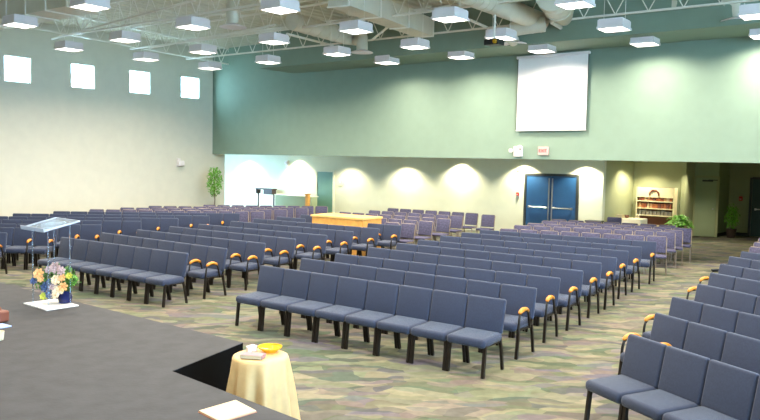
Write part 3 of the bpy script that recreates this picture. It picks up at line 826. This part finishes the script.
la = bpy.data.lights.new('fixture_panel_lamp', 'AREA'); la.shape = 'SQUARE'; la.size = .50; la.energy = 40; la.color = ld.color; la.spread = math.radians(160)
def lamp(o):
    for dt, nm_, z in ((ld, 'fixture_lamp', 0), (la, 'fixture_panel_lamp', .024)):
        l = bpy.data.objects.new(nm_, dt); C.objects.link(l); l.parent = o; l.location = (0, 0, z)
for i, (x, y) in enumerate(fx):
    p = at(x, y, ZL); o = lp if i == 0 else copy_tree(lp)
    o.location = p; o.rotation_euler = (0, 0, LA)
    tag(o, 'square white pendant light %s' % names[i], 'ceiling light', G)
    lamp(o)
# more of the same light grid above and behind the camera (outside the picture), light only
for (n, e) in ((8.3, -11), (8.3, -7.8), (10.8, -8), (10.9, -5), (8.3, -4.6), (13.4, -3), (11, -2), (5.8, -14), (5.8, -10.5), (5.8, -7.3), (5.8, -4), (5.8, -1), (8.4, -1.3), (3.2, -10), (3.2, -6), (3.2, -2), (13.6, .2), (16.4, -.6), (19, -.9), (5.8, -17.5), (5.8, -20.5), (.6, -6), (.6, -1)):
    o = copy_tree(lp); o.location = ne(n, e, ZL); o.rotation_euler = (0, 0, LA)
    tag(o, 'square white pendant light outside the picture', 'ceiling light', 'pendant lights out of frame')
    lamp(o)
# downlights in the soffit
sd = bpy.data.lights.new('downlight_lamp', 'SPOT'); sd.energy = 430; sd.color = (1, .93, .68); sd.spot_size = math.radians(128); sd.spot_blend = .55; sd.shadow_soft_size = .04
def downlight(n, e, label, k=1):
    t = thing('downlight', label, 'downlight', ne(n, e, ZO + .02), 0, 'recessed downlights under the overhang')
    bm = bmesh.new(); add_lathe(bm, [(.085, -.012), (.10, 0), (.10, .004), (.07, .004), (.07, -.004)], 20); obj('trim_ring', bm, M['white'], t)
    l = bpy.data.objects.new('downlight_lamp', sd); C.objects.link(l); l.parent = t; l.location = (0, 0, -.02)
    if k != 1: l.data = sd.copy(); l.data.energy = sd.energy * k
DL = [(300, .35, 'recessed downlight glowing over the pale green counter', 1.3), (250, .5, 'recessed downlight over the far left console desk', 1.1), (352, .8, 'recessed downlight right of the green door', .8), (408, .65, 'recessed downlight over the rear wall, second one right of the green door', .9), (462, .35, 'recessed downlight midway along the rear wall', 1), (525, .35, 'recessed downlight above the left edge of the blue doors', 1), (587, .35, 'recessed downlight right of the blue doors', 1)]
for x, off, lab, k in DL: downlight(DD - off, onp(x, 165, DD).dot(E), lab, k)
pq = onp(621, 175, e_ret, E)
downlight(pq.dot(N), e_ret + .5, 'recessed downlight in the recess left of the bookcase', .35)
downlight(DR - .8, -8.9, 'added downlight brightening the bookcase', .45)  # added lamp that lifts the dim bookcase
downlight(25.6, -7.2, 'recessed downlight before the pale alcove door', .45)
downlight(24.2, -4.5, 'added downlight brightening the teal door at right', .45)  # added lamp out of view, brightens the teal door side

# ------------------------------------------------------------------ joists, ducts, projector
def joist(name, label, a, b, z0, z1, n, m, r=.022):
    d = (b - a); L = d.length; ang = math.atan2(d.y, d.x)
    t = thing(name, label, 'joist', Vector((a.x, a.y, 0)), ang, 'open-web steel roof joists')
    obj('bottom_chord', B(((L / 2, 0, z0), (L, .07, .045))), m, t); obj('top_chord', B(((L / 2, 0, z1), (L, .09, .05))), m, t)
    bm = bmesh.new(); s = L / n
    for k in range(n):
        add_tube(bm, [(k * s, 0, z1), ((k + .5) * s, 0, z0)], .014, n=5); add_tube(bm, [((k + .5) * s, 0, z0), ((k + 1) * s, 0, z1)], .014, n=5)
    obj('web', bm, m, t); return t
ZJ = 6.15
GA = at(50, 31, 6.25); GD = (at(200, 59, 6.25) - GA); GD.z = 0; GD.normalize()
JA = at(275, 50, 6.15); JD = at(655, 10.5, 6.15) - JA; JD.z = 0; JD.normalize(); JA.z = 0
def jt(a, o_):
    # distance back along the joist to the girder line
    p = a + o_; A_ = GA - p; m = A_.x * GD.y - A_.y * GD.x; q = JD.x * GD.y - JD.y * GD.x
    return -m / q
jn = [16.9, 14.2, 11.4, 8.6]
for i, n in enumerate(jn):
    _o = N * (n - jn[0])
    joist('roof_joist', 'painted steel roof joist, %s from the green bulkhead' % ORD[i], JA - JD * jt(JA, _o) + _o, JA + JD * 24 + _o, ZJ, ZC - .03, 36, M['steel'])
gt = joist('roof_girder', 'long white steel girder running along the left wall', GA - GD * 6, GA + GD * 13.5, 6.25, ZC - .03, 26, M['steel'])
del gt['group']; gt['category'] = 'girder'
# rectangular duct at top left
def boxduct(name, label, a, b, w, z0, z1, seams):
    d = b - a; d.z = 0; L = d.length; ang = math.atan2(d.y, d.x)
    t = thing(name, label, 'duct', Vector((a.x, a.y, 0)), ang)
    obj('duct_body', B(((L / 2, 0, (z0 + z1) / 2), (L, w, z1 - z0))), M['duct'], t)
    for k in range(seams + 1):
        x = L * k / seams
        bm = B(((x, -w / 2 - .012, (z0 + z1) / 2), (.04, .03, z1 - z0 + .02)), ((x, 0, z0 - .012), (.04, w + .04, .03)))
        obj('seam_flange', bm, M['steel'], t)
    return t
boxduct('rectangular_duct', 'large olive rectangular duct at the top left of the roof', at(-12, 27, 5.75), at(84, 9, 5.75), .8, 5.75, 6.5, 5)
boxduct('rectangular_duct', 'boxed beige duct ending above the green bulkhead left of centre', at(338, 6, 6.02), at(424, 36.5, 6.02), .55, 6.02, 6.5, 3)
def rduct(name, label, pts, r, dif, seams=6, onto=None):
    """pts: world path of a round duct, ends at a round diffuser"""
    if onto: t = onto; o0 = t.location.copy()
    else: o0 = Vector((pts[0].x, pts[0].y, 0)); t = thing(name, label, 'duct', o0)
    P = [p - o0 for p in pts]
    obj('duct_body', T(P, r, n=20), M['duct'], t, .7)
    bm = bmesh.new()
    a, b = P[0], P[1]
    for k in range(seams):
        c = a.lerp(b, (k + .5) / seams); d = (b - a).normalized() * .02
        bm = T([c - d, c + d], (r if not isinstance(r, list) else r[0]) + .007, n=20)
        obj('seam_band', bm, M['duct'], t, .7)
    if dif:
        q = P[-1]; bm = bmesh.new(); add_lathe(bm, [(.14, 0), (.20, -.02), (.34, -.07), (.34, -.085), (.20, -.06), (.12, -.05), (.001, -.05)], 28, c=q)
        obj('diffuser_cone', bm, M['white'], t, .5)
    return t
def V(x, y, z): return at(x, y, z)
e1 = V(362, 50, 5.80)
rduct('round_duct', 'fat round beige duct turning down left of the boxed duct', [V(292, 21, 6.3), V(346, 36.5, 6.25), V(356, 39, 6.22), Vector((e1.x, e1.y, 6.15)), Vector((e1.x, e1.y, 5.98)), e1], [.25, .24, .20, .18, .17, .17], True)
e2_ = V(519, 42, 5.72)
a_ = V(490, 2, 6.2); b_ = V(541, 22, 6.2)
big = rduct('round_duct', 'thick round duct above the projection screen with a curved branch by the projector', [V(455, -12, 6.2), a_, b_, b_ + (b_ - a_) * .08], [.25, .25, .24, .18], False)
rduct('duct_branch', 'short curved duct branch ending beside the projector', [V(545, 24, 6.05), V(528, 26, 6.0), V(514, 29, 5.95), V(508, 35, 5.85), V(514, 41, 5.75)], [.2, .2, .19, .17, .15], True, 2, onto=big)
rduct('round_duct', 'wide pale duct cone at the top right of the projector', [V(552, -6, 6.3), V(560, 8, 6.3), V(566, 22, 6.2)], [.38, .34, .14], False, 2)
e3 = V(737, 17.5, 5.85)
rduct('round_duct', 'horizontal round duct with outlet in the top right corner', [V(672, 5, 6.3), V(722, 2, 6.3), Vector((e3.x - .15, e3.y, 6.27)), Vector((e3.x, e3.y, 6.15)), e3], [.26, .24, .22, .19, .17], True)
e4 = V(233, 24, 5.85)
rduct('duct_drop', 'short vertical duct drop with round diffuser above the left chairs', [Vector((e4.x, e4.y, 6.5)), Vector((e4.x, e4.y, 6.2)), e4], .17, True, 2)
# thin sprinkler pipes
for i, (a, b, z, lab) in enumerate((((52, 39), (195, 0), 6.02, 'thin white pipe crossing under the roof at the top left'), ((205, 22), (345, 0), 6.3, 'thin pipe behind the round diffuser at the top'), ((150, 48), (275, 25), 6.05, 'thin white pipe running behind the lights near the corner'), ((575, 36), (552, 22.5), 6.0, 'short white strip pipe hanging right of the projector'))):
    p, q = V(*a, z), V(*b, z)
    tag(obj('pipe', T([p, q], .03 if i < 3 else .05), M['steel']), lab, 'pipe', 'thin pipes under the roof')
# diagonal braces
for (a, b, lab) in (((287, 34), (335, 46), 'diagonal steel brace left of the round duct elbow'), ((372, 40), (388, 27), 'diagonal steel brace right of the round duct elbow'), ((470, 20), (488, 28), 'thin steel brace behind the projector pole')):
    tag(obj('steel_brace', T([V(*a, 6.02), V(*b, 6.2)], .035), M['steel']), lab, 'brace')
# projector on a pole
pj = V(494, 46.5, 5.22)
t = thing('projector', 'black ceiling projector on a pole before the green bulkhead', 'projector', pj, math.radians(-40))
obj('projector_body', B(((0, 0, .09), (.38, .30, .13), None, .015)), M['black'], t)
bm = T([(.12, -.15, .09), (.12, -.19, .09)], .05, n=16); obj('lens', bm, M['amber'], t)
obj('mount_plate', B(((0, 0, .175), (.16, .16, .03))), M['alu'], t)
obj('pole', T([(0, 0, .18), (0, 0, ZC - 5.22)], .025), M['steel'], t)

# ------------------------------------------------------------------ world and view
w = bpy.data.worlds.new('world'); sc.world = w; w.use_nodes = True
bg = w.node_tree.nodes['Background']; bg.inputs[0].default_value = (.42, .72, 1.0, 1); bg.inputs[1].default_value = 14.0
sc.view_settings.view_transform = 'Standard'; sc.view_settings.look = 'None'; sc.view_settings.gamma = 1
sc.view_settings.exposure = 0.36
